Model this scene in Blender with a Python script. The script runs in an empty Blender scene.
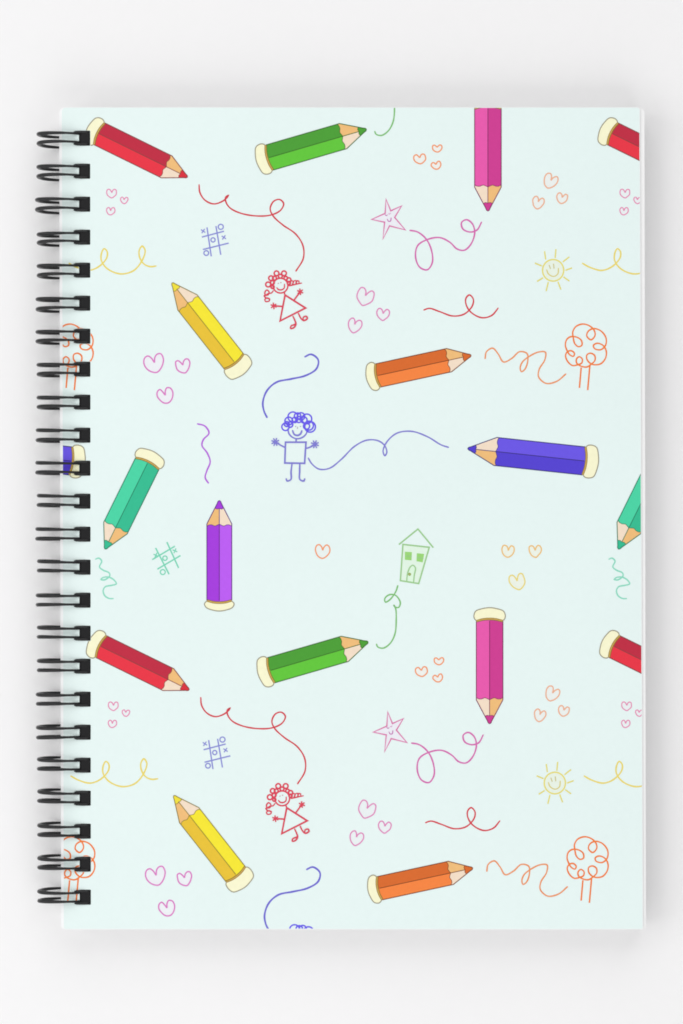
import bpy, bmesh, math, random
from mathutils import Vector
from mathutils.geometry import tessellate_polygon
random.seed(7)
sc = bpy.context.scene
COL = sc.collection
PX = 0.00025            # one unit of the cover drawing = 0.25 mm
CX, CY = 341.5, 512.0   # drawing point that lies at the world origin
THICK = 37.0            # height of the closed notebook (drawing units)
Z0 = THICK

def W(x, y, z=0.0):
    return Vector(((x-CX)*PX, (CY-y)*PX, z*PX))

# ------------------------------------------------------------------ materials
def lin(h):
    h = h.lstrip('#'); o = []
    for i in (0, 2, 4):
        c = int(h[i:i+2], 16)/255
        o.append(c/12.92 if c <= .04045 else ((c+.055)/1.055)**2.4)
    return o
_m = {}
def ink(h, gain=.95, rough=0.5):
    key = (h, gain)
    if key in _m: return _m[key]
    m = bpy.data.materials.new('ink_'+h.strip('#')); m.use_nodes = True
    nt = m.node_tree; b = nt.nodes['Principled BSDF']
    c = [min(.90, v*gain) for v in lin(h)]
    tc = nt.nodes.new('ShaderNodeTexCoord')
    n = nt.nodes.new('ShaderNodeTexNoise'); n.inputs['Scale'].default_value = 900; n.inputs['Detail'].default_value = 3
    nt.links.new(tc.outputs['Object'], n.inputs['Vector'])
    mx = nt.nodes.new('ShaderNodeMix'); mx.data_type = 'RGBA'
    mx.inputs[6].default_value = (*[v*.955 for v in c], 1); mx.inputs[7].default_value = (*[min(.95, v*1.045) for v in c], 1)
    nt.links.new(n.outputs['Fac'], mx.inputs[0]); nt.links.new(mx.outputs[2], b.inputs['Base Color'])
    b.inputs['Roughness'].default_value = rough
    b.inputs['Specular IOR Level'].default_value = 0.12
    _m[key] = m
    return m

def paper(name, col, bump=0.06, scale=700, var=.012, rough=.75, stripes=False):
    m = bpy.data.materials.new(name); m.use_nodes = True
    nt = m.node_tree; b = nt.nodes['Principled BSDF']
    tc = nt.nodes.new('ShaderNodeTexCoord')
    n1 = nt.nodes.new('ShaderNodeTexNoise'); n1.inputs['Scale'].default_value = 26; n1.inputs['Detail'].default_value = 4
    n2 = nt.nodes.new('ShaderNodeTexNoise'); n2.inputs['Scale'].default_value = scale; n2.inputs['Detail'].default_value = 5
    for n in (n1, n2): nt.links.new(tc.outputs['Object'], n.inputs['Vector'])
    ad = nt.nodes.new('ShaderNodeMath'); ad.operation = 'ADD'
    nt.links.new(n1.outputs['Fac'], ad.inputs[0]); nt.links.new(n2.outputs['Fac'], ad.inputs[1])
    hf = nt.nodes.new('ShaderNodeMath'); hf.operation = 'MULTIPLY'; hf.inputs[1].default_value = .5
    nt.links.new(ad.outputs[0], hf.inputs[0])
    mx = nt.nodes.new('ShaderNodeMix'); mx.data_type = 'RGBA'
    mx.inputs[6].default_value = (*[v*(1-3*var) for v in col], 1)
    mx.inputs[7].default_value = (*[min(.96, v*(1+3*var)) for v in col], 1)
    nt.links.new(hf.outputs[0], mx.inputs[0]); nt.links.new(mx.outputs[2], b.inputs['Base Color'])
    bp = nt.nodes.new('ShaderNodeBump'); bp.inputs['Strength'].default_value = bump; bp.inputs['Distance'].default_value = .0002
    if stripes:     # the edges of the single sheets
        sp = nt.nodes.new('ShaderNodeSeparateXYZ'); nt.links.new(tc.outputs['Object'], sp.inputs[0])
        w = nt.nodes.new('ShaderNodeMath'); w.operation = 'MULTIPLY'; w.inputs[1].default_value = 2*math.pi/.00018
        nt.links.new(sp.outputs['Z'], w.inputs[0])
        s = nt.nodes.new('ShaderNodeMath'); s.operation = 'SINE'; nt.links.new(w.outputs[0], s.inputs[0])
        nt.links.new(s.outputs[0], bp.inputs['Height']); bp.inputs['Strength'].default_value = .5
    else:
        nt.links.new(n2.outputs['Fac'], bp.inputs['Height'])
    nt.links.new(bp.outputs['Normal'], b.inputs['Normal'])
    b.inputs['Roughness'].default_value = rough
    b.inputs['Specular IOR Level'].default_value = 0.2
    return m

M_BOARD = paper('white_card', (.90, .91, .915))
M_MINT = paper('mint_print', (.762, .875, .856), rough=.5)
M_PAGE = paper('page_edges', (.88, .88, .88), stripes=True)
M_TABLE = paper('table_white', (.865, .862, .865), bump=.03, scale=300, var=.006, rough=.6)

def wire_mat():
    m = bpy.data.materials.new('black_coated_wire'); m.use_nodes = True
    nt = m.node_tree; b = nt.nodes['Principled BSDF']
    b.inputs['Base Color'].default_value = (.008, .008, .009, 1)
    b.inputs['Roughness'].default_value = .3
    b.inputs['Specular IOR Level'].default_value = .38
    tc = nt.nodes.new('ShaderNodeTexCoord')
    n = nt.nodes.new('ShaderNodeTexNoise'); n.inputs['Scale'].default_value = 1500
    nt.links.new(tc.outputs['Object'], n.inputs['Vector'])
    bp = nt.nodes.new('ShaderNodeBump'); bp.inputs['Strength'].default_value = .15; bp.inputs['Distance'].default_value = .0001
    nt.links.new(n.outputs['Fac'], bp.inputs['Height']); nt.links.new(bp.outputs['Normal'], b.inputs['Normal'])
    return m
M_WIRE = wire_mat()

# ------------------------------------------------------------------ helpers
def link(name, me, parent=None, label=None):
    o = bpy.data.objects.new(name, me); COL.objects.link(o)
    if parent is not None: o.parent = parent
    if label: o['label'] = label
    return o

def rounded(corners, radii, n=6):
    """corners in order; every corner replaced by an arc"""
    out = []; k = len(corners)
    for i, c in enumerate(corners):
        c = Vector(c); a = Vector(corners[i-1]); b = Vector(corners[(i+1) % k]); r = radii[i]
        if r <= 0: out.append(tuple(c)); continue
        p = c+(a-c).normalized()*r; q = c+(b-c).normalized()*r
        for j in range(n+1):
            t = j/n
            v = p*(1-t)**2+c*2*t*(1-t)*1.0+q*t*t
            out.append(tuple(v))
    return out

NR = 24
PITCH = 33.0
def hole_c(i):
    y = 138.2+PITCH*i
    return (83.3+0.7*i/(NR-1), y)
HOLES = []
for i in range(NR):
    hx, hy = hole_c(i)
    HOLES.append((hx-4.4, hy-7.6, hx+6.9, hy+7.6))

def slab(bm, outline, z0, z1, holes, mi=0, sides=True):
    """flat sheet with rectangular punched holes, walls round every loop"""
    loops = [outline]+[rounded([(a, b), (c, b), (c, d), (a, d)], [1.0]*4, 3) for a, b, c, d in holes]
    for z, flip in (((z1, False), (z0, True)) if sides else ((z1, False),)):
        es = []
        for lp in loops:
            vs = [bm.verts.new(W(x, y, z)) for x, y in lp]
            es += [bm.edges.new((vs[k], vs[(k+1) % len(vs)])) for k in range(len(vs))]
        r = bmesh.ops.triangle_fill(bm, use_beauty=True, edges=es)
        fs = [g for g in r['geom'] if isinstance(g, bmesh.types.BMFace)]
        for f in fs:
            f.material_index = mi
            f.normal_update()
            if (f.normal.z < 0) != flip: f.normal_flip()
    if sides:
        for li, lp in enumerate(loops):
            for k in range(len(lp)):
                a = lp[k]; b = lp[(k+1) % len(lp)]
                f = bm.faces.new([bm.verts.new(W(*a, z0)), bm.verts.new(W(*b, z0)), bm.verts.new(W(*b, z1)), bm.verts.new(W(*a, z1))])
                f.material_index = mi

def mesh_from(name, bm, mats, weld=True):
    if weld:
        bmesh.ops.remove_doubles(bm, verts=bm.verts, dist=1e-7)
        bmesh.ops.recalc_face_normals(bm, faces=bm.faces)
    me = bpy.data.meshes.new(name); bm.to_mesh(me); bm.free()
    for m in mats: me.materials.append(m)
    return me

# ------------------------------------------------------------------ table
bm = bmesh.new()
bmesh.ops.create_grid(bm, x_segments=8, y_segments=8, size=1.5)
tb = link('table_surface', mesh_from('table_surface', bm, [M_TABLE]))
tb['kind'] = 'structure'; tb['label'] = 'smooth pale grey white surface under the notebook'

# ------------------------------------------------------------------ notebook
book = bpy.data.objects.new('spiral_notebook', None); COL.objects.link(book)
book.location = W(352, 518, 0)
book.empty_display_size = .05
book['label'] = 'closed spiral notebook with pale mint cover of printed coloured pencils and doodles, black wire binding'
book['category'] = 'notebook'
def own(o, parent=None):
    o.parent = book if parent is None else parent
    return o
def at_book(me):     # mesh given in world space -> relative to the notebook's base point
    off = book.location
    for v in me.vertices: v.co -= off

Lx = lambda y: 59.2+(y-107)*2.0/822
Rart = lambda y: 639.4+(y-107)*3.1/822
Rpage = lambda y: 645.0+(y-107)*1.4/822
TOP, BOT = 107.4, 929.3

bm = bmesh.new()
o_back = rounded([(Lx(TOP)+.3, TOP+.6), (Rpage(TOP), TOP+.6), (Rpage(BOT), BOT-.4), (Lx(BOT)+.3, BOT-.4)], [5, 6, 2.5, 4])
slab(bm, o_back, 0.4, 2.4, HOLES)
me = mesh_from('back_cover', bm, [M_BOARD]); at_book(me)
back = own(link('back_cover', me))

bm = bmesh.new()
NS = 6
for k in range(NS):     # the sheets lie in slightly shifted sections
    ja, jb, jc = (random.uniform(-.45, .25) for _ in range(3))
    if k == NS-1: ja = jb = -.1
    o_pg = rounded([(Lx(TOP)+.7, TOP+.4+jc*.3), (Rpage(TOP)-.3+ja, TOP+.4+jc*.3), (Rpage(BOT)-.2+jb, BOT-.4+jc*.3), (Lx(BOT)+.7, BOT-.4+jc*.3)], [5, 6, 2.5, 4])
    zz = 2.5+(THICK-1.6-2.5)*k/NS
    slab(bm, o_pg, zz, zz+(THICK-1.6-2.5)/NS-.12, HOLES)
me = mesh_from('page_block', bm, [M_PAGE]); at_book(me)
own(link('page_block', me))

bm = bmesh.new()
o_cv = rounded([(Lx(TOP), TOP), (Rart(TOP)+.5, TOP), (Rart(BOT)+.5, BOT), (Lx(BOT), BOT)], [6.5, 3, 1.5, 4])
slab(bm, o_cv, THICK-1.5, THICK, HOLES, 0)
# the printed field, from just inside the left edge to the right edge
o_art = rounded([(Lx(TOP)+2.7, TOP+.3), (Rart(TOP), TOP+.3), (Rart(BOT), BOT-.5), (Lx(BOT)+2.7, BOT-.5)], [4.5, 3, 1.2, 2.5])
slab(bm, o_art, 0, THICK+.06, HOLES, 1, sides=False)
me = mesh_from('front_cover', bm, [M_BOARD, M_MINT]); at_book(me)
cover = own(link('front_cover', me))

# wire loops: twin rings through each punched hole
def tube(bm, pts, r, ns=10, closed=False):
    n = len(pts); rings = []
    rr = r if isinstance(r, list) else [r]*n
    for k in range(n):
        p = pts[k]
        if closed: t = (pts[(k+1) % n]-pts[k-1]).normalized()
        else: t = (pts[min(k+1, n-1)]-pts[max(k-1, 0)]).normalized()
        u = Vector((0, 1, 0)); v = t.cross(u).normalized(); u = v.cross(t).normalized()
        rings.append([bm.verts.new(p+u*math.cos(a)*rr[k]+v*math.sin(a)*rr[k]) for a in (2*math.pi*j/ns for j in range(ns))])
    m = n if closed else n-1
    for k in range(m):
        A = rings[k]; B = rings[(k+1) % n]
        for j in range(ns):
            f = bm.faces.new((A[j], A[(j+1) % ns], B[(j+1) % ns], B[j])); f.smooth = True
    if not closed:
        bm.faces.new(rings[0]); bm.faces.new(rings[-1])

def loop_mesh(k):
    bm = bmesh.new()
    R = random.uniform(23.3, 24.5)
    for s in (-1, 1):
        pts = []
        skew = random.uniform(-1.1, .9)
        for j in range(72):
            a = 2*math.pi*j/72
            x = -23.0+(24.0-R)*.8+R*math.cos(a); z = 27.2+(15.8 if a < math.pi else 25.3)*math.sin(a)*R/24.2
            yy = s*(4.6-.45*math.sin(a))+skew*math.sin(a/2)*.8
            pts.append(Vector((x*PX, -yy*PX, z*PX)))
        tube(bm, pts, [(1.22+.75*max(0, -math.cos(2*math.pi*j/72+.25))**.7)*PX for j in range(72)], 12, closed=True)
    # black block added so the hole reads dark, standing for the bent wire end
    b2 = bmesh.new()
    bmesh.ops.create_cube(b2, size=1)
    for v in b2.verts:
        v.co = Vector((v.co.x*10.4*PX+1.35*PX, v.co.y*14.7*PX, (v.co.z*12+THICK-5.9)*PX))
    bmesh.ops.bevel(b2, geom=b2.edges[:], offset=1.0*PX, segments=3, affect='EDGES')
    tmp = bpy.data.meshes.new('t'); b2.to_mesh(tmp); b2.free(); bm.from_mesh(tmp); bpy.data.meshes.remove(tmp)
    # shallow ribs where the two wires bend down
    for s in (-1, 1):
        pts = [Vector(((x)*PX, s*y*PX, (THICK-z)*PX)) for x, y, z in ((-9.5, 5.6, -1.3), (-7.5, 6.0, -.8), (-3, 6.1, -.5), (0, 6.1, -.2), (3, 6.0, .3), (5.5, 6.0, 1.4))]
        tube(bm, pts, [.9*PX]+[1.35*PX]*5, 10)
    me = bpy.data.meshes.new('wire_loop'); bm.to_mesh(me); bm.free(); me.materials.append(M_WIRE)
    return me
variants = [loop_mesh(k) for k in range(6)]
for i in range(NR):
    hx, hy = hole_c(i)
    o = own(link('wire_loop', variants[random.randrange(6)]))
    o.location = W(hx, hy, 0)-book.location
    o.rotation_euler.z = math.radians(random.uniform(-1, 1))

# ------------------------------------------------------------------ printed drawings
ART = [(Lx(TOP)+2.9, TOP+.5), (Rart(TOP)-.1, TOP+.5), (Rart(BOT)-.1, BOT-.7), (Lx(BOT)+2.9, BOT-.7)]
def clip_half(poly, a, b, keep=1):
    """keep the side where cross((b-a),(p-a))*keep >= 0"""
    out = []; n = len(poly)
    def d(p): return ((b[0]-a[0])*(p[1]-a[1])-(b[1]-a[1])*(p[0]-a[0]))*keep
    for i in range(n):
        p = poly[i]; q = poly[(i+1) % n]; dp = d(p); dq = d(q)
        if dp >= 0: out.append(p)
        if (dp > 0 and dq < 0) or (dp < 0 and dq > 0):
            t = dp/(dp-dq); out.append(tuple(p[k]+(q[k]-p[k])*t for k in range(3)))
    return out
def area(p):
    return abs(sum(p[i][0]*p[(i+1) % len(p)][1]-p[(i+1) % len(p)][0]*p[i][1] for i in range(len(p))))/2
def clip_all(poly):
    for i in range(4):
        poly = clip_half(poly, ART[i], ART[(i+1) % 4])
        if len(poly) < 3: return []
    res = []; rem = [poly]
    x0 = min(p[0] for p in poly)
    if x0 > 92: return [poly]
    y0 = min(p[1] for p in poly); y1 = max(p[1] for p in poly)
    for (a, b, c, d) in HOLES:
        if d+.4 < y0 or b-.4 > y1: continue
        a -= .3; b -= .3; c += .3; d += .3
        rect = [(a, b), (c, b), (c, d), (a, d)]; nxt = []
        for pl in rem:
            cur = pl
            for i in range(4):
                o_ = clip_half(cur, rect[i], rect[(i+1) % 4], -1)
                if len(o_) >= 3 and area(o_) > 1e-4: nxt.append(o_)
                cur = clip_half(cur, rect[i], rect[(i+1) % 4], 1)
                if len(cur) < 3: break
        rem = nxt
    return rem

def spline(pts, closed=False, step=.8):
    n = len(pts); out = []
    if n == 2 and not closed:
        return list(pts)
    segs = n if closed else n-1
    g = (lambda i: pts[i % n]) if closed else (lambda i: pts[i] if 0 <= i < n else ((2*pts[0][0]-pts[1][0], 2*pts[0][1]-pts[1][1]) if i < 0 else (2*pts[-1][0]-pts[-2][0], 2*pts[-1][1]-pts[-2][1])))
    for i in range(segs):
        P = [g(i-1), g(i), g(i+1), g(i+2)]
        # centripetal parameters keep tight curls round
        t = [0]
        for k in range(3):
            t.append(t[-1]+max(1e-3, math.dist(P[k], P[k+1]))**.5)
        m = max(2, int(math.dist(P[1], P[2])/step))
        for j in range(m):
            u = t[1]+(t[2]-t[1])*j/m
            def L(a, b, ta, tb): return tuple(((tb-u)*a[k]+(u-ta)*b[k])/(tb-ta) for k in (0, 1))
            A1 = L(P[0], P[1], t[0], t[1]); A2 = L(P[1], P[2], t[1], t[2]); A3 = L(P[2], P[3], t[2], t[3])
            B1 = L(A1, A2, t[0], t[2]); B2 = L(A2, A3, t[1], t[3])
            out.append(L(B1, B2, t[1], t[2]))
    if not closed: out.append(pts[-1])
    return out

def mixhex(h, g, k):      # h moved towards g by k (away from it when k < 0)
    a = [int(h[i:i+2], 16) for i in (0, 2, 4)]; b = [int(g[i:i+2], 16) for i in (0, 2, 4)]
    return ''.join('%02x' % max(0, min(255, round(x+(y-x)*k))) for x, y in zip(a, b))
class Motif:
    """a drawing: a list of (points, colour) faces; every new layer a hair above the last"""
    def __init__(s, name, label): s.name = name; s.label = label; s.faces = []; s.z = .09
    def up(s): s.z += .008
    def fill(s, pts, col):
        tri = tessellate_polygon([[Vector((p[0], p[1], 0)) for p in pts]])
        for t in tri:
            s.faces.append(([(pts[k][0], pts[k][1], s.z) for k in t], col))
        s.up(); return s
    def stroke(s, pts, col, w=1.3, closed=False, smooth=True, taper=True):
        if s.name != 'printed_pencil': col = mixhex(col, 'e6f3f1', -.22); w *= 1.38 if s.name == 'printed_figure' else 1.15
        p = spline(pts, closed) if smooth else list(pts)
        q = [p[0]]
        for a in p[1:]:
            if math.dist(a, q[-1]) > .12: q.append(a)
        p = q
        if closed:
            if math.dist(p[0], p[-1]) < .12: p.pop()
            p.append(p[0])
        n = len(p); L = []; R = []
        if n < 2: return s
        for k in range(n):
            if closed:
                a = p[k-1] if k > 0 else p[n-2]; b = p[k+1] if k < n-1 else p[1]
            else:
                a = p[max(k-1, 0)]; b = p[min(k+1, n-1)]
            c = p[k]
            t1 = (c[0]-a[0], c[1]-a[1]); t2 = (b[0]-c[0], b[1]-c[1])
            l1 = math.hypot(*t1); l2 = math.hypot(*t2)
            if l1 < 1e-6: t1, l1 = t2, l2
            if l2 < 1e-6: t2, l2 = t1, l1
            u1 = (t1[0]/l1, t1[1]/l1); u2 = (t2[0]/l2, t2[1]/l2)
            m = (u1[0]+u2[0], u1[1]+u2[1]); lm = math.hypot(*m)
            if lm < .3: m = u1; lm = 1
            m = (m[0]/lm, m[1]/lm)
            cosv = max(.5, m[0]*u1[0]+m[1]*u1[1])
            ww = w/2
            if taper and not closed and smooth:
                e = min(k, n-1-k)
                ww *= (.7 if e == 0 else .9 if e == 1 else 1)
                ww *= 1+.08*math.sin(k*.37+p[0][0])
            ww /= cosv
            L.append((c[0]-m[1]*ww, c[1]+m[0]*ww)); R.append((c[0]+m[1]*ww, c[1]-m[0]*ww))
        for k in range(n-1):
            z = s.z+.007*k/n; z2 = s.z+.007*(k+1)/n
            s.faces.append(([(*L[k], z), (*L[k+1], z2), (*R[k+1], z2), (*R[k], z)], col))
        s.z += .008; return s
    def circ(s, x, y, r, col, w=1.0, ry=None):
        ry = ry or r
        return s.stroke([(x+r*math.cos(a), y+ry*math.sin(a)) for a in (2*math.pi*j/14 for j in range(14))], col, w, closed=True)
    def asterisk(s, x, y, r, col, w=.9, n=3, rot=.3):
        for k in range(n):
            a = rot+math.pi*k/n
            s.stroke([(x-r*math.cos(a), y-r*math.sin(a)), (x+r*math.cos(a), y+r*math.sin(a))], col, w, smooth=False)
        return s
    def build(s, dx, dy, where):
        fs = []; cols = []
        for pts, col in s.faces:
            pp = [(x+dx, y+dy, z) for x, y, z in pts]
            if area(pp) < 1e-6: continue
            sa = sum(pp[i][0]*pp[(i+1) % len(pp)][1]-pp[(i+1) % len(pp)][0]*pp[i][1] for i in range(len(pp)))
            if sa > 0: pp = pp[::-1]
            for c in clip_all(pp):
                if area(c) < 1e-4: continue
                if col not in cols: cols.append(col)
                fs.append((c, cols.index(col)))
        if not fs: return
        if sum(area(c) for c, _ in fs) < 1.0: return
        xs = [p[0] for c, _ in fs for p in c]; ys = [p[1] for c, _ in fs for p in c]
        org = W((min(xs)+max(xs))/2, (min(ys)+max(ys))/2, Z0)
        vs = []; idx = []; key = {}
        for c, _ in fs:
            r = []
            for p in c:
                k = (round(p[0], 3), round(p[1], 3), round(p[2], 6))
                if k not in key: key[k] = len(vs); vs.append(W(p[0], p[1], Z0+p[2])-org)
                if key[k] not in r: r.append(key[k])
            idx.append(r)
        ok = [k for k, r in enumerate(idx) if len(r) >= 3]
        me = bpy.data.meshes.new(s.name); me.from_pydata(vs, [], [idx[k] for k in ok])
        for c in cols: me.materials.append(ink(c))
        for j, k in enumerate(ok): me.polygons[j].material_index = fs[k][1]
        o = link(s.name, me, cover, s.label+where)
        o.location = org-book.location

MOT = []
def motif(name, label):
    m = Motif(name, label); MOT.append(m); return m
def Z(x0, y0, s, pts):  # measured positions on an enlarged crop -> drawing units
    return [(x0+a/s, y0+b/s) for a, b in pts]
S = 3.415
DX, DY = 1.7, 512.7
def low(pts): return [(a-DX, b-DY) for a, b in pts]

OUT = '9a937c'
def pencil(label, tip, ang, w, body, cone, light, dark, side, cap=9.5, outline=OUT, line='7a5a4a', tipcol=None):
    body -= .4; cap += 1.0
    """tip point, direction from the tip to the eraser (degrees, y down); side = +1 when the dark half is on the +t side"""
    m = motif('printed_pencil', label)
    a = math.radians(ang); ux, uy = math.cos(a), math.sin(a); vx, vy = -uy, ux
    P = lambda s, t: (tip[0]+ux*s+vx*t, tip[1]+uy*s+vy*t)
    h = w/2; e = cone+body
    for sg in (-1, 1):
        wood = 'f0be7c' if sg == side else 'f4dfc8'
        paint = dark if sg == side else light
        m.fill([P(2.5, 0), P(2.5, sg*h*2.5/cone), P(cone, sg*h), P(cone+5, sg*h), P(cone+5, 0)], wood)
        edge = [P(cone+2.6, sg*h), P(cone+1.2, sg*h*.86), P(cone+.9, sg*h*.62), P(cone+2.1, sg*h*.36), P(cone+1.2, sg*h*.16), P(cone+.2, 0)]
        edge = spline(edge)
        m.fill(edge+[P(e+2.4, 0), P(e+1.9, sg*h*.5), P(e+.2, sg*h)], paint)
        m.stroke(edge, line, .65, smooth=False)
    # lead
    ld = 7.8; hh = h*ld/cone
    lead = spline([P(ld, -hh), P(3, -hh*.5), P(1.3, -hh*.32), P(.3, 0), P(1.3, hh*.32), P(3, hh*.5), P(ld, hh)])
    back_ = spline([P(ld, hh), P(ld+.9, hh*.5), P(ld+.2, 0), P(ld+.9, -hh*.5), P(ld, -hh)])
    m.fill(lead+back_[1:-1], tipcol or dark)
    m.stroke(back_, line, .6, smooth=False)
    # middle ridge
    m.stroke([P(ld+.3, 0), P(e+1.2, 0)], line, .75, smooth=False)
    # ferrule band
    b0 = spline([P(e, -h), P(e+1.7, -h*.5), P(e+2.2, 0), P(e+1.7, h*.5), P(e, h)])
    b1 = spline([P(e+1.7, h+.2), P(e+3.5, h*.5), P(e+4.0, 0), P(e+3.5, -h*.5), P(e+1.7, -h-.2)])
    m.fill(b0+b1, 'd2ab58')
    m.stroke(b0, '7d6a35', .7, smooth=False)
    cp = [P(e+1.7, h+.2), P(e+3.5, h*.5), P(e+4.0, 0), P(e+3.5, -h*.5), P(e+1.7, -h-.2)]
    k = cap
    rim = spline([P(e+1.7, -h-.2), P(e+3.0, -h-1.6), P(e+k*.6, -h-2.4), P(e+k+.4, -h-.6), P(e+k+3.0, -h*.52), P(e+k+3.9, 0), P(e+k+3.0, h*.52), P(e+k+.4, h+.6), P(e+k*.6, h+2.4), P(e+3.0, h+1.6), P(e+1.7, h+.2)])
    m.fill(spline(cp)+rim[1:-1], 'fbf7d2')
    m.stroke(spline(cp), '9a7d3c', .8, smooth=False)
    m.stroke(rim, outline, 1.0, smooth=False)
    # contour
    m.stroke([P(e+1, -h), P(cone, -h), P(3, -hh*.5)], line, .85, smooth=False)
    m.stroke([P(e+1, h), P(cone, h), P(3, hh*.5)], line, .85, smooth=False)
    m.stroke(spline([P(3, -hh*.5), P(1.2, -hh*.34), P(.2, 0), P(1.2, hh*.34), P(3, hh*.5)]), line, .8, smooth=False)
    return m

def A(dx, dy): return math.degrees(math.atan2(dy, dx))
pencil('red pencil', (187.6, 177.2), A(-230, -116)-.6, 24.4, 74.4, 23.3, 'e93848', 'c02f45', 1, line='8a4444', tipcol='d8323f')
pencil('green pencil', (366.6, 129.3), A(-251, 73), 26.2, 76.3, 24.5, '63c73d', '4d9f38', 1, line='3d6b2c')
pencil('magenta pencil', (487.9, 211.2), -90, 26.6, 78.2, 24.0, 'e95bae', 'cf3f93', 1, line='7d2f5c')
pencil('yellow pencil', (172.0, 282.8), 51.8, 24.6, 74.6, 25.0, 'f6e736', 'e9c33a', 1, line='8a7a34', tipcol='f0e040', cap=12)
pencil('orange pencil', (471.2, 355.4), A(-241, 52), 23.8, 72.2, 22.6, 'f68643', 'd96c30', 1, cap=8, line='7f4526')
pencil('indigo pencil', (467.6, 448.5), 6.1, 28.2, 88.5, 28.0, '6c58e6', '5644d2', 1, cap=10.6, line='3b3276')
mb = low([(219.3, 599.9)])[0]
pencil('violet pencil', (mb[0], mb[1]-99.5), 90, 24.9, 76, 23.5, 'bb5ef2', 'a53edd', 1, cap=6.6, line='5e2a80')
pencil('teal pencil', (105.0, 549.2), A(.443, -.897), 26.2, 71.5, 23.5, '4cd5a6', '37bd92', 1, line='2a7a5e')

def squig(label, pts, col, w=1.35, name='printed_squiggle'):
    return motif(name, label).stroke(pts, col, w)
squig('looping red line', Z(180, 90, S, [(65,322),(68,350),(85,376),(115,389),(145,380),(162,366),(165,360),(156,366),(156,380),(170,402),(205,420),(260,430),(310,427),(343,411),(354,388),(340,374),(320,380),(308,405),(318,430),(350,460),(395,492),(420,532),(421,575),(395,620)]), 'd8636c')
squig('green line with a small curl', low(Z(340, 550, S, [(198,120),(190,143),(170,170),(155,178),(153,166),(168,153),(190,155),(206,180),(200,196),(187,194),(183,187),(190,200),(192,235),(188,285),(172,318),(148,335),(129,331),(124,320)])), '92c98c', 1.3)
squig('pink line with two loops', Z(340, 90, S, [(237,479),(265,485),(295,510),(313,550),(315,590),(298,614),(272,605),(258,570),(265,532),(295,512),(340,504),(375,520),(400,543),(425,547),(448,525),(460,487),(452,457),(432,443),(415,453),(420,475),(445,485),(468,478),(484,450)]), 'd986bd', 1.4)
squig('short red line with one loop', Z(340, 275, S, [(285,120),(305,114),(340,125),(385,140),(425,133),(452,105),(455,82),(442,68),(430,80),(431,102),(448,128),(485,146),(518,138),(541,112)]), 'd9626c')
squig('wavy orange line', Z(483, 275, S, [(7,287),(12,262),(33,250),(52,270),(70,297),(98,285),(125,262),(150,268),(153,292),(143,322),(131,330),(127,318),(134,298),(158,278),(190,263),(213,264),(211,290),(192,322),(190,348),(215,370),(252,363),(284,337)]), 'eba67c', 1.3)
squig('yellow line with two loops', low(Z(20, 750, S, [(172,88),(200,103),(240,113),(275,100),(302,70),(303,48),(293,39),(284,55),(284,80),(305,108),(350,125),(395,113),(425,75),(433,45),(423,30),(413,45),(415,70),(430,92),(450,100),(472,98)])), 'e9dc84', 1.35)
squig('blue hooked line', Z(180, 275, S, [(425,280),(448,271),(472,290),(466,320),(430,343),(380,355),(330,366),(297,395),(283,435),(287,465),(298,488)]), '8583d8', 1.6)
squig('violet wavy line', Z(180, 275, S, [(58,508),(85,516),(99,540),(80,562),(75,582),(93,608),(103,638),(92,668),(86,692),(98,712)]), 'c07fe0', 1.4)
squig('blue line with a small loop', Z(340, 275, S, [(-109,624),(-96,645),(-71,663),(-36,660),(4,630),(50,585),(92,564),(130,566),(152,582),(160,605),(153,617),(147,602),(160,570),(195,540),(245,534),(300,553),(345,580),(372,589)]), '9493d8', 1.3)
squig('mint green curly line', low(Z(90, 545, 6.83, [(35,98),(60,90),(80,110),(65,150),(90,172),(130,190),(135,210),(100,238),(75,235),(90,222),(130,220),(165,240),(180,265),(150,275),(105,285),(90,310),(100,345),(130,365),(162,366)])), '9fe0cb', 1.3)

# hearts
HU = [(0,-.1),(-.09,-.32),(-.24,-.48),(-.42,-.42),(-.5,-.16),(-.44,.14),(-.26,.38),(.02,.5),(.25,.37),(.44,.12),(.5,-.16),(.42,-.40),(.25,-.46),(.09,-.32)]
def heart(label, x, y, w, h, rot, col, fillc, lw=1.1, fat=False):
    m = motif('printed_heart', label)
    r = math.radians(rot); c, s_ = math.cos(r), math.sin(r)
    j = random.Random(int(x*7+y))
    pts = []
    for i, (a, b) in enumerate(HU):
        if i == 0: b = -.06 if not fat else -.16
        a += j.uniform(-.025, .025); b += j.uniform(-.025, .025)
        a *= w; b *= h
        pts.append((x+a*c-b*s_, y+a*s_+b*c))
    # cusp at the notch: spline from notch round to notch
    ring = spline(pts+[pts[0]])
    m.fill(ring[:-1], mixhex(fillc, 'e6f3f1', .45))
    m.stroke(ring, col, lw, smooth=False)
def hz(lab, x0, y0, lst, col, fc, lw, fat=False):
    for (x, y, w, h, r) in lst:
        heart(lab, x0+x/S, y0+y/S, (w-3)/S, (h-3)/S, r, col, fc, lw, fat)
hz('pink heart', 20, 275, [(459,302,72,66,-14),(557,311,52,50,-14),(497,413,56,56,-16)], 'dd92cd', 'f2edf7', 1.25)
hz('tiny pink heart', 20, 90, [(313,353,36,33,0),(356,377,28,25,0),(310,414,31,29,0)], 'e59cbd', 'eef0f3', .95)
hz('pink heart', 340, 275, [(86,75,60,62,20),(147,135,46,43,8),(50,173,49,52,14)], 'e09cc6', 'edf0f3', 1.15)
hz('orange heart', 340, 90, [(273,236,44,36,-10),(332,200,36,28,-4),(329,258,36,28,-16)], 'f0a983', 'f6efe8', 1.15, True)
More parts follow.
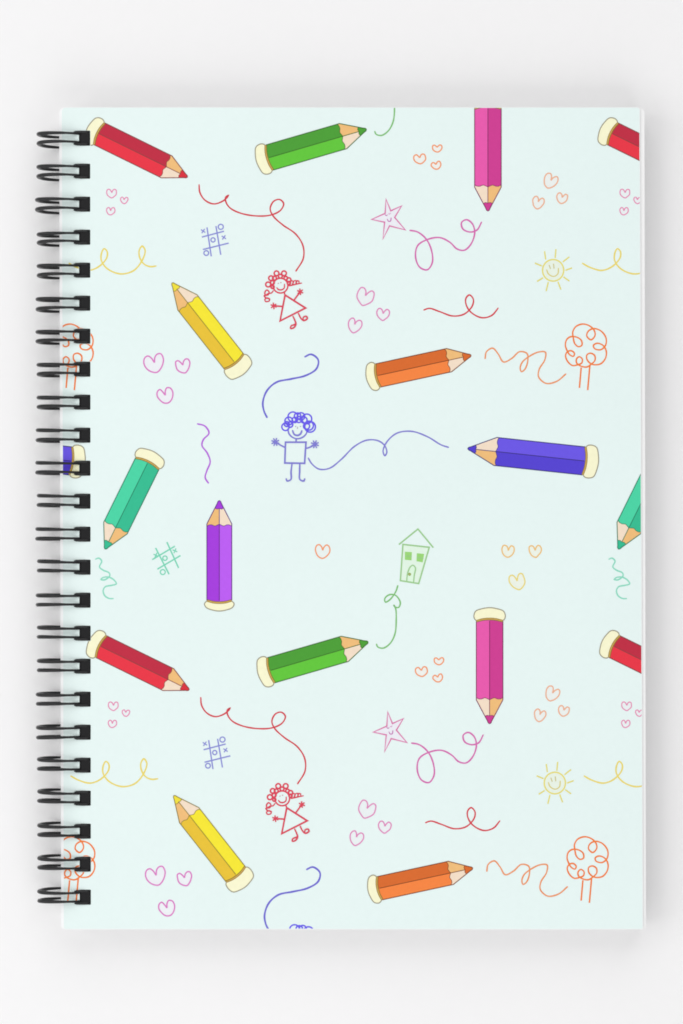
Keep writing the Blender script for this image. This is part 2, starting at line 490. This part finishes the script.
hz('pale orange heart', 483, 90, [(230,312,50,54,26),(270,370,40,38,12),(188,385,42,44,16)], 'ecbda2', 'f0f0ec', 1.15)
for (x, y, w, h, r, cl) in ((517.5, 581.7, 16.2, 17, -14, 'e9dc8e'), (508.0, 551.2, 13, 13, 4, 'ecc98e'), (535.2, 551.2, 13, 13, -4, 'ecc98e')):
    p = low([(x, y)])[0]; heart('yellow heart', p[0], p[1], w-.9, h-.9, r, cl, 'f3f3df', 1.15)
p = low([(322.6, 551.5)])[0]; heart('orange heart', p[0], p[1], 14.5, 14, 2, 'f0a983', 'eef2ee', 1.15)

# star
m = motif('printed_star', 'smiling pink star')
sp = Z(365, 190, 13.66, [(287,125),(352,285),(500,218),(405,375),(550,545),(335,490),(245,670),(268,440),(90,402),(275,320)])
m.fill(sp, 'ecedf4'); m.stroke(sp, 'dc8fb9', 1.25, closed=True, smooth=False)
m.stroke(Z(365, 190, 13.66, [(302,395),(322,428),(348,425),(358,378)]), 'c98cc0', 1.0)
m.stroke(Z(365, 190, 13.66, [(272,335),(290,350),(310,338)]), 'c98cc0', .8)
m.stroke(Z(365, 190, 13.66, [(318,322),(335,330),(348,312)]), 'd9a0cc', .7)
# sun
m = motif('printed_sun', 'smiling yellow sun')
zc = lambda pts: Z(525, 240, 11.38, pts)
c = zc([(320, 345)])[0]
YS = 'e6df8a'
m.fill([(c[0]+10.7*math.cos(a), c[1]+10.9*math.sin(a)) for a in (2*math.pi*j/30 for j in range(30))], 'e9f3e6')
m.circ(c[0], c[1], 10.6, YS, 1.25, 10.8)
m.stroke(zc([(245,335),(268,388),(325,415),(372,388),(382,318)]), 'dcd592', 1.0)
m.stroke(zc([(275,285),(290,330)]), 'cfcb96', .9, smooth=False); m.stroke(zc([(325,270),(330,325)]), 'cfcb96', .9, smooth=False)
for a, b in (((235,222),(222,128)),((343,205),(352,105)),((430,250),(505,192)),((460,345),(535,318)),((437,420),(505,468)),((375,475),(408,565)),((265,480),(240,582)),((205,430),(137,472)),((190,295),(112,263))):
    m.stroke(zc([a, b]), YS, 1.15, smooth=False)
# tree
m = motif('printed_tree', 'curly orange tree')
zc = lambda pts: Z(555, 315, 11.38, pts)
OR = 'f0955f'
m.stroke(zc([(205,250),(203,190),(240,130),(320,103),(400,128),(448,180),(455,235),(410,282),(362,240),(378,185),(440,155),(520,180),(580,260),(575,345),(520,395),(450,382),(438,345),(480,322),(545,345),(583,410),(575,490),(520,555),(440,565),(395,545),(362,500),(365,452),(405,435),(450,460),(455,515),(410,562),(360,592),(290,580),(246,545),(245,500),(275,475),(310,500),(305,545),(262,565),(200,575),(145,530),(120,460),(145,415),(190,408),(222,440),(208,470),(165,450),(135,400),(118,345),(130,285),(170,250),(240,250),(300,290),(305,345),(265,360),(225,325),(205,250)]), OR, 1.35)
m.stroke(zc([(298,598),(278,830)]), OR, 1.4, smooth=False); m.stroke(zc([(397,572),(372,855)]), OR, 1.4, smooth=False)
# noughts and crosses
m = motif('printed_game_grid', 'blue noughts and crosses game')
zc = lambda pts: Z(190, 210, 11.38, pts)
BL = '9ba0dc'
for a, b in (((193,198),(242,528)),((295,183),(350,510)),((135,308),(387,242)),((146,450),(440,377))): m.stroke(zc([a, b]), BL, 1.2, smooth=False)
for x, y, r in ((350,192,29),(262,340,24),(185,490,27)):
    p = zc([(x, y)])[0]; m.circ(p[0], p[1], r/11.38, BL, 1.1)
for x, y in ((150,240),(385,312)):
    p = zc([(x, y)])[0]; m.asterisk(p[0], p[1], 2.6, BL, 1.0, 2, .6)
m = motif('printed_game_grid', 'mint noughts and crosses game')
zc = lambda pts: low(Z(90, 545, 6.83, pts))
TL = '8fdcc2'
for a, b in (((460,165),(618,72)),((425,100),(580,8)),((448,20),(540,200)),((525,-20),(605,157))): m.stroke(zc([a, b]), TL, 1.3, smooth=False)
for x, y, r in ((497,185,17),(512,90,15)):
    p = zc([(x, y)])[0]; m.circ(p[0], p[1], r/6.83, TL, 1.1)
for x, y in ((450,70),(580,40)):
    p = zc([(x, y)])[0]; m.asterisk(p[0], p[1], 2.6, TL, 1.0, 2, .4)
# house
m = motif('printed_house', 'leaning green house')
zc = lambda pts: low(Z(385, 540, 13.66, pts))
GR = 'a9d3a0'; G2 = '9ad676'
m.fill(zc([(245,60),(605,100),(460,595),(210,555)]), 'e2f5e4')
m.fill(zc([(272,160),(368,165),(362,278),(270,270)]), G2); m.fill(zc([(435,180),(535,190),(515,305),(430,290)]), G2)
m.fill(zc([(295,575),(312,450),(345,368),(385,345),(418,380),(390,582)]), 'dff8df')
m.stroke(zc([(245,60),(605,100),(460,595),(210,555)]), GR, 1.3, closed=True, smooth=False)
m.stroke(zc([(190,62),(450,-150),(660,105)]), GR, 1.3, smooth=False)
m.stroke(zc([(272,218),(365,222)]), GR, .8, smooth=False); m.stroke(zc([(432,238),(526,250)]), GR, .8, smooth=False)
m.stroke(zc([(295,572),(310,450),(345,368),(380,345),(415,380),(400,480),(390,582)]), GR, 1.1)
p = zc([(335,468)])[0]; m.circ(p[0], p[1], .9, 'a8b878', 1.1)
# boy
m = motif('printed_figure', 'blue stick boy with curly hair')
zc = lambda pts: Z(265, 400, 9.757, pts)
BB = '9494da'; BH = '8078ec'
m.stroke(zc([(222,275),(235,330),(270,365),(315,378),(365,365),(403,328),(413,285)]), BB, 1.15)
for x, y, r in ((200,262,36),(232,205,38),(272,165,48),(318,158,32),(352,160,36),(330,190,30),(290,195,26),(380,195,30),(408,185,48),(428,250,44),(405,255,30),(440,262,52),(245,240,26),(212,235,24)):
    p = zc([(x, y)])[0]; m.circ(p[0], p[1], r/9.757, BH, 1.1)
m.stroke(zc([(268,293),(283,333),(315,346),(345,332),(362,295)]), BB, 1.3)
m.stroke(zc([(296,255),(302,262)]), 'b9b9cf', .9, smooth=False); m.stroke(zc([(342,255),(348,262)]), 'b9b9cf', .9, smooth=False)
m.stroke(zc([(318,262),(316,282)]), 'c4c4cf', .8, smooth=False)
m.stroke(zc([(303,378),(303,412)]), BB, 1.1, smooth=False)
m.stroke(zc([(200,412),(400,412),(386,618),(193,615)]), BB, 1.25, closed=True, smooth=False)
m.stroke(zc([(200,465),(150,440),(105,410)]), BB, 1.2); m.stroke(zc([(395,475),(440,460),(487,432)]), BB, 1.2)
for x, y in ((100,410),(487,432)):
    p = zc([(x, y)])[0]; m.asterisk(p[0], p[1], 4.2, BB, .95, 4, .35)
m.stroke(zc([(264,618),(254,700),(252,775),(215,790),(205,765)]), BB, 1.15); m.stroke(zc([(340,618),(338,700),(340,775),(378,790),(388,765)]), BB, 1.15)
# girl
m = motif('printed_figure', 'red stick girl in a triangle dress')
zc = lambda pts: Z(255, 265, 11.38, pts)
RD = 'de6878'
p = zc([(290, 235)])[0]; m.circ(p[0], p[1], 7.4, RD, 1.15)
for x, y, r in ((245,95,27),(330,95,27),(182,150,26),(385,170,24),(150,222,28),(222,150,22),(288,128,22),(350,150,20),(198,200,22),(200,250,18),(385,205,18)):
    q = zc([(x, y)])[0]; m.circ(q[0], q[1], r/11.38, RD, 1.2)
m.stroke(zc([(245,255),(268,280),(305,282),(332,262),(336,215)]), RD, 1.0)
m.stroke(zc([(262,205),(268,215)]), 'd8a8b0', .9, smooth=False); m.stroke(zc([(292,195),(296,206)]), 'd8a8b0', .9, smooth=False)
m.stroke(zc([(385,238),(440,225),(500,212),(535,205)]), RD, 1.0)
m.stroke(zc([(392,215),(415,180),(438,190),(425,222),(440,185),(465,178),(468,215),(478,180),(500,185),(498,212)]), RD, .9)
m.stroke(zc([(210,290),(185,320),(150,325),(120,345),(112,310),(135,285),(160,305),(150,340),(105,350),(125,375),(165,385),(160,410),(120,415),(112,392),(140,375),(170,395)]), RD, 1.0)
m.stroke(zc([(330,310),(342,345)]), RD, 1.1, smooth=False)
m.stroke(zc([(342,342),(575,490),(285,637)]), RD, 1.3, closed=True, smooth=False)
m.stroke(zc([(325,472),(215,466)]), RD, 1.15, smooth=False); m.stroke(zc([(435,412),(512,308)]), RD, 1.15, smooth=False)
for x, y in ((212,466),(514,305)):
    q = zc([(x, y)])[0]; m.asterisk(q[0], q[1], 3.3, RD, 1.0, 3, .4)
m.stroke(zc([(430,580),(455,635),(465,675),(440,715),(405,722),(410,695),(445,680),(465,668)]), RD, 1.15)
m.stroke(zc([(492,548),(525,610),(555,632),(595,610),(585,585),(550,595),(548,622)]), RD, 1.15)

for m in MOT:
    for i in (-1, 0, 1):
        for j in (-1, 0, 1):
            hw = ' at the binding edge' if i == -1 else (' at the right edge' if i == 1 else '')
            m.build(i*513.3+j*DX, j*DY+i*0.0, ' in the '+('upper', 'lower')[j > 0]+' half of the cover'+hw)

# ------------------------------------------------------------------ light
w = bpy.data.worlds.new('World'); sc.world = w; w.use_nodes = True
bg = w.node_tree.nodes['Background']
bg.inputs['Color'].default_value = (1.0, .995, 1.0, 1); bg.inputs['Strength'].default_value = .42
def area_light(name, loc, target, sx, sy, power, col=(1, 1, 1)):
    d = bpy.data.lights.new(name, 'AREA'); d.shape = 'RECTANGLE'; d.size = sx; d.size_y = sy; d.energy = power; d.color = col
    o = bpy.data.objects.new(name, d); COL.objects.link(o); o.location = loc
    o.rotation_euler = (Vector(target)-Vector(loc)).to_track_quat('-Z', 'Y').to_euler()
    return o
area_light('softbox', (-.98, -.1, .76), (.02, 0, 0), 1.3, 1.3, 7.3)
area_light('softbox', (.05, -1.05, .78), (0, 0, 0), 1.5, 1.15, 7.75)
area_light('softbox', (.0, 1.0, .90), (0, 0, 0), 1.5, 1.15, 7.75)

# ------------------------------------------------------------------ camera
D = .75
cam = bpy.data.cameras.new('camera'); co = bpy.data.objects.new('camera', cam); COL.objects.link(co)
VY = 48.0
co.location = (0, -VY*PX, THICK*PX+D); co.rotation_euler = (0, 0, 0)
cam.sensor_fit = 'VERTICAL'; cam.sensor_height = 24; cam.lens = 24*D/(1024*PX)
cam.shift_y = VY/1024; cam.clip_start = .02; cam.clip_end = 50
sc.camera = co
sc.render.resolution_x = 683; sc.render.resolution_y = 1024
sc.view_settings.view_transform = 'Standard'; sc.view_settings.look = 'None'
sc.view_settings.exposure = 0; sc.view_settings.gamma = 1
sc.cycles.use_denoising = True
sc.cycles.max_bounces = 6
sc.cycles.filter_width = 1.8
